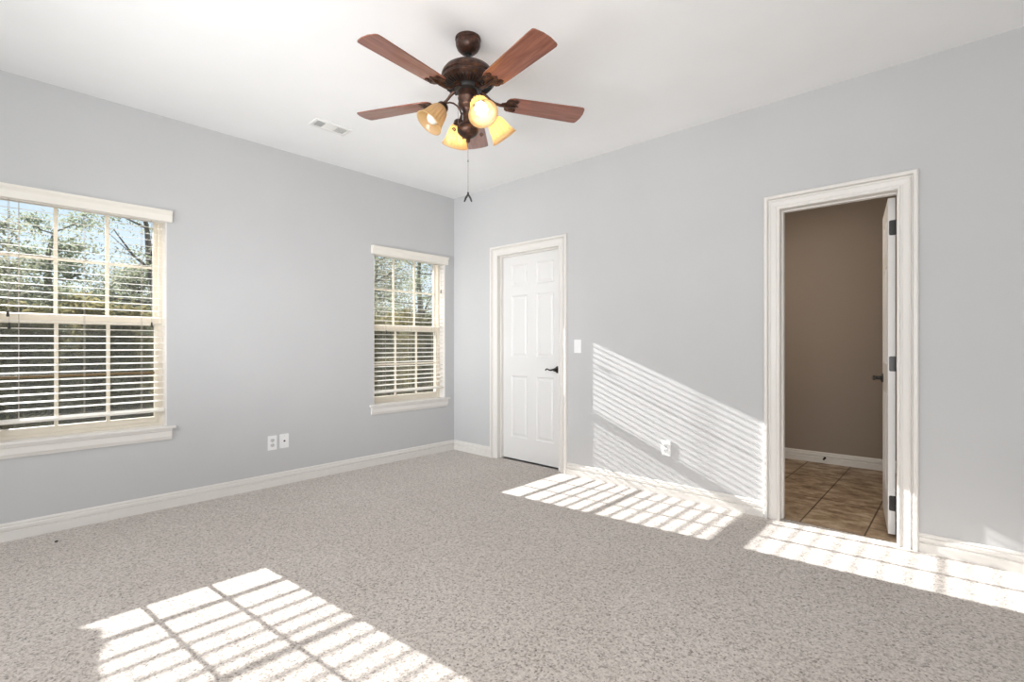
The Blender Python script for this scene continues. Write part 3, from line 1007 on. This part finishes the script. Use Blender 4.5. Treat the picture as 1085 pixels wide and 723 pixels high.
def plant(name, x, y, height, spread, clumps, leaves, size, leaf_mat, label, cat, group, seed, trunk_r=0.16, low=0.35, lean=0.0, bare=False, flat=0.6):
    rnd = random.Random(seed)
    z0 = gz(x) - 0.05
    root = empty(name, (x, y, z0), label, cat, None, group)
    tb, bb = MB(), MB()
    n = 7
    tr = []
    for i in range(n):
        u = i / (n - 1)
        tr.append(Vector((x + rnd.uniform(-1, 1) * 0.05 * height * u * 0.5, y + lean * u * height + rnd.uniform(-1, 1) * 0.03 * height * u, z0 + u * height * 0.94)))
    tb.tube(tr, [trunk_r * (1 - 0.8 * i / (n - 1)) for i in range(n)], 9)
    tb.build('trunk', M['bark'], root, smooth=True)
    vs, fs = [], []
    for c in range(clumps):
        u = low + (1 - low) * (c + rnd.random()) / clumps
        fi = u * (n - 1)
        i = min(int(fi), n - 2)
        p0 = tr[i].lerp(tr[i + 1], fi - i)
        az = c * 2.4 + rnd.uniform(-0.6, 0.6)
        ln = spread * (1.05 - 0.55 * u) * rnd.uniform(0.45, 1.0)
        d = Vector((math.cos(az), math.sin(az), rnd.uniform(-0.05, 0.45)))
        p1 = p0 + d * ln * 0.5 + Vector((0, 0, rnd.uniform(-0.1, 0.1)))
        p2 = p0 + d * ln + Vector((0, 0, rnd.uniform(-0.05, 0.25)))
        br = trunk_r * 0.32 * (1.15 - 0.7 * u)
        bb.tube([p0, p1, p2], [br, br * 0.7, br * 0.25], 6)
        nspots = 3
        for q in range(nspots):
            cpt = p0.lerp(p2, 0.45 + 0.6 * q / (nspots - 1)) + Vector((rnd.gauss(0, 0.1), rnd.gauss(0, 0.1), rnd.gauss(0, 0.1))) * spread * 0.5
            if q:
                bb.tube([p1, cpt], [br * 0.35, br * 0.12], 5)
            rad = spread * rnd.uniform(0.16, 0.30)
            for _ in range(leaves // nspots):
                v = Vector((rnd.gauss(0, 0.55), rnd.gauss(0, 0.55), rnd.gauss(0, 0.55) * flat)) * rad
                o = cpt + v
                a = Vector((rnd.gauss(0, 1), rnd.gauss(0, 1), rnd.gauss(0, 0.8))).normalized()
                bdir = a.orthogonal().normalized()
                s1, s2_ = size * rnd.uniform(0.6, 1.4), size * rnd.uniform(0.2, 0.5)
                k = len(vs)
                vs += [o - a * s1, o + bdir * s2_, o + a * s1, o - bdir * s2_]
                fs.append((k, k + 1, k + 2, k + 3))
    bb.build('branch', M['bark'], root, smooth=True)
    MB().add(vs, fs).build('foliage', M[leaf_mat], root)
    return root


LT = 'trees outside the windows'
# seen through the window at the left edge
plant('pine_tree', -14.6, 0.45, 6.2, 2.8, 10, 240, 0.06, 'pine', 'open limbed pine seen in the rightmost panes of the left edge window', 'tree', LT, 21, 0.2, 0.22, -0.06)
plant('pine_tree', -17.6, -1.9, 5.3, 1.9, 20, 300, 0.07, 'pine', 'dense green pine seen in the middle panes of the left edge window', 'tree', LT, 22, 0.2, 0.2)
plant('broadleaf_tree', -13.0, -3.5, 4.2, 1.7, 20, 300, 0.065, 'oak', 'dull green leafy tree seen in the leftmost panes of the left edge window', 'tree', LT, 23, 0.14, 0.15)
plant('broadleaf_tree', -25.0, 1.5, 4.6, 3.2, 22, 300, 0.10, 'oak', 'distant leafy tree behind the open limbed pine', 'tree', LT, 24, 0.22, 0.10)
plant('broadleaf_tree', -26.5, -3.6, 4.8, 2.4, 22, 300, 0.10, 'oak', 'distant leafy tree behind the dull green leafy tree', 'tree', LT, 25, 0.22, 0.10)
LS = 'brush outside the windows'
plant('brush_shrub', -7.2, -3.1, 2.0, 0.85, 34, 240, 0.06, 'brush', 'olive brown brush low in the left panes of the left edge window', 'shrub', LS, 31, 0.03, 0.05)
plant('brush_shrub', -8.6, -1.8, 2.1, 1.05, 40, 260, 0.065, 'brush', 'olive brown brush low in the middle panes of the left edge window', 'shrub', LS, 32, 0.03, 0.05)
plant('brush_shrub', -10.2, 0.3, 2.2, 1.1, 34, 240, 0.065, 'brush', 'olive brown brush low in the right panes of the left edge window', 'shrub', LS, 33, 0.03, 0.05)
# seen through the window by the corner
plant('broadleaf_tree', -9.5, 4.6, 4.9, 1.9, 18, 280, 0.05, 'oak', 'leafy tree seen in the left panes of the corner window', 'tree', LT, 41, 0.15, 0.15)
plant('pine_tree', -12.0, 8.6, 6.2, 2.2, 18, 280, 0.055, 'pine', 'dark green pine seen in the right panes of the corner window', 'tree', LT, 42, 0.18, 0.15)
plant('broadleaf_tree', -20.0, 11.5, 6.4, 3.2, 22, 300, 0.09, 'oak', 'distant leafy tree between the two trees of the corner window', 'tree', LT, 43, 0.22, 0.1)
plant('brush_shrub', -5.2, 2.2, 1.95, 0.9, 34, 240, 0.05, 'brush', 'olive brown brush low in the left panes of the corner window', 'shrub', LS, 51, 0.03, 0.05)
plant('brush_shrub', -6.2, 4.2, 2.1, 1.0, 34, 240, 0.055, 'brush', 'olive brown brush low in the right panes of the corner window', 'shrub', LS, 52, 0.03, 0.05)
plant('brush_shrub', -1.65, -3.64, 1.84, 0.20, 34, 210, 0.035, 'brush', 'narrow leafy shrub added outside the left edge window to shade one pane', 'shrub', LS, 34, 0.02, 0.05)  # mostly out of view, added to block sun from the leftmost pane
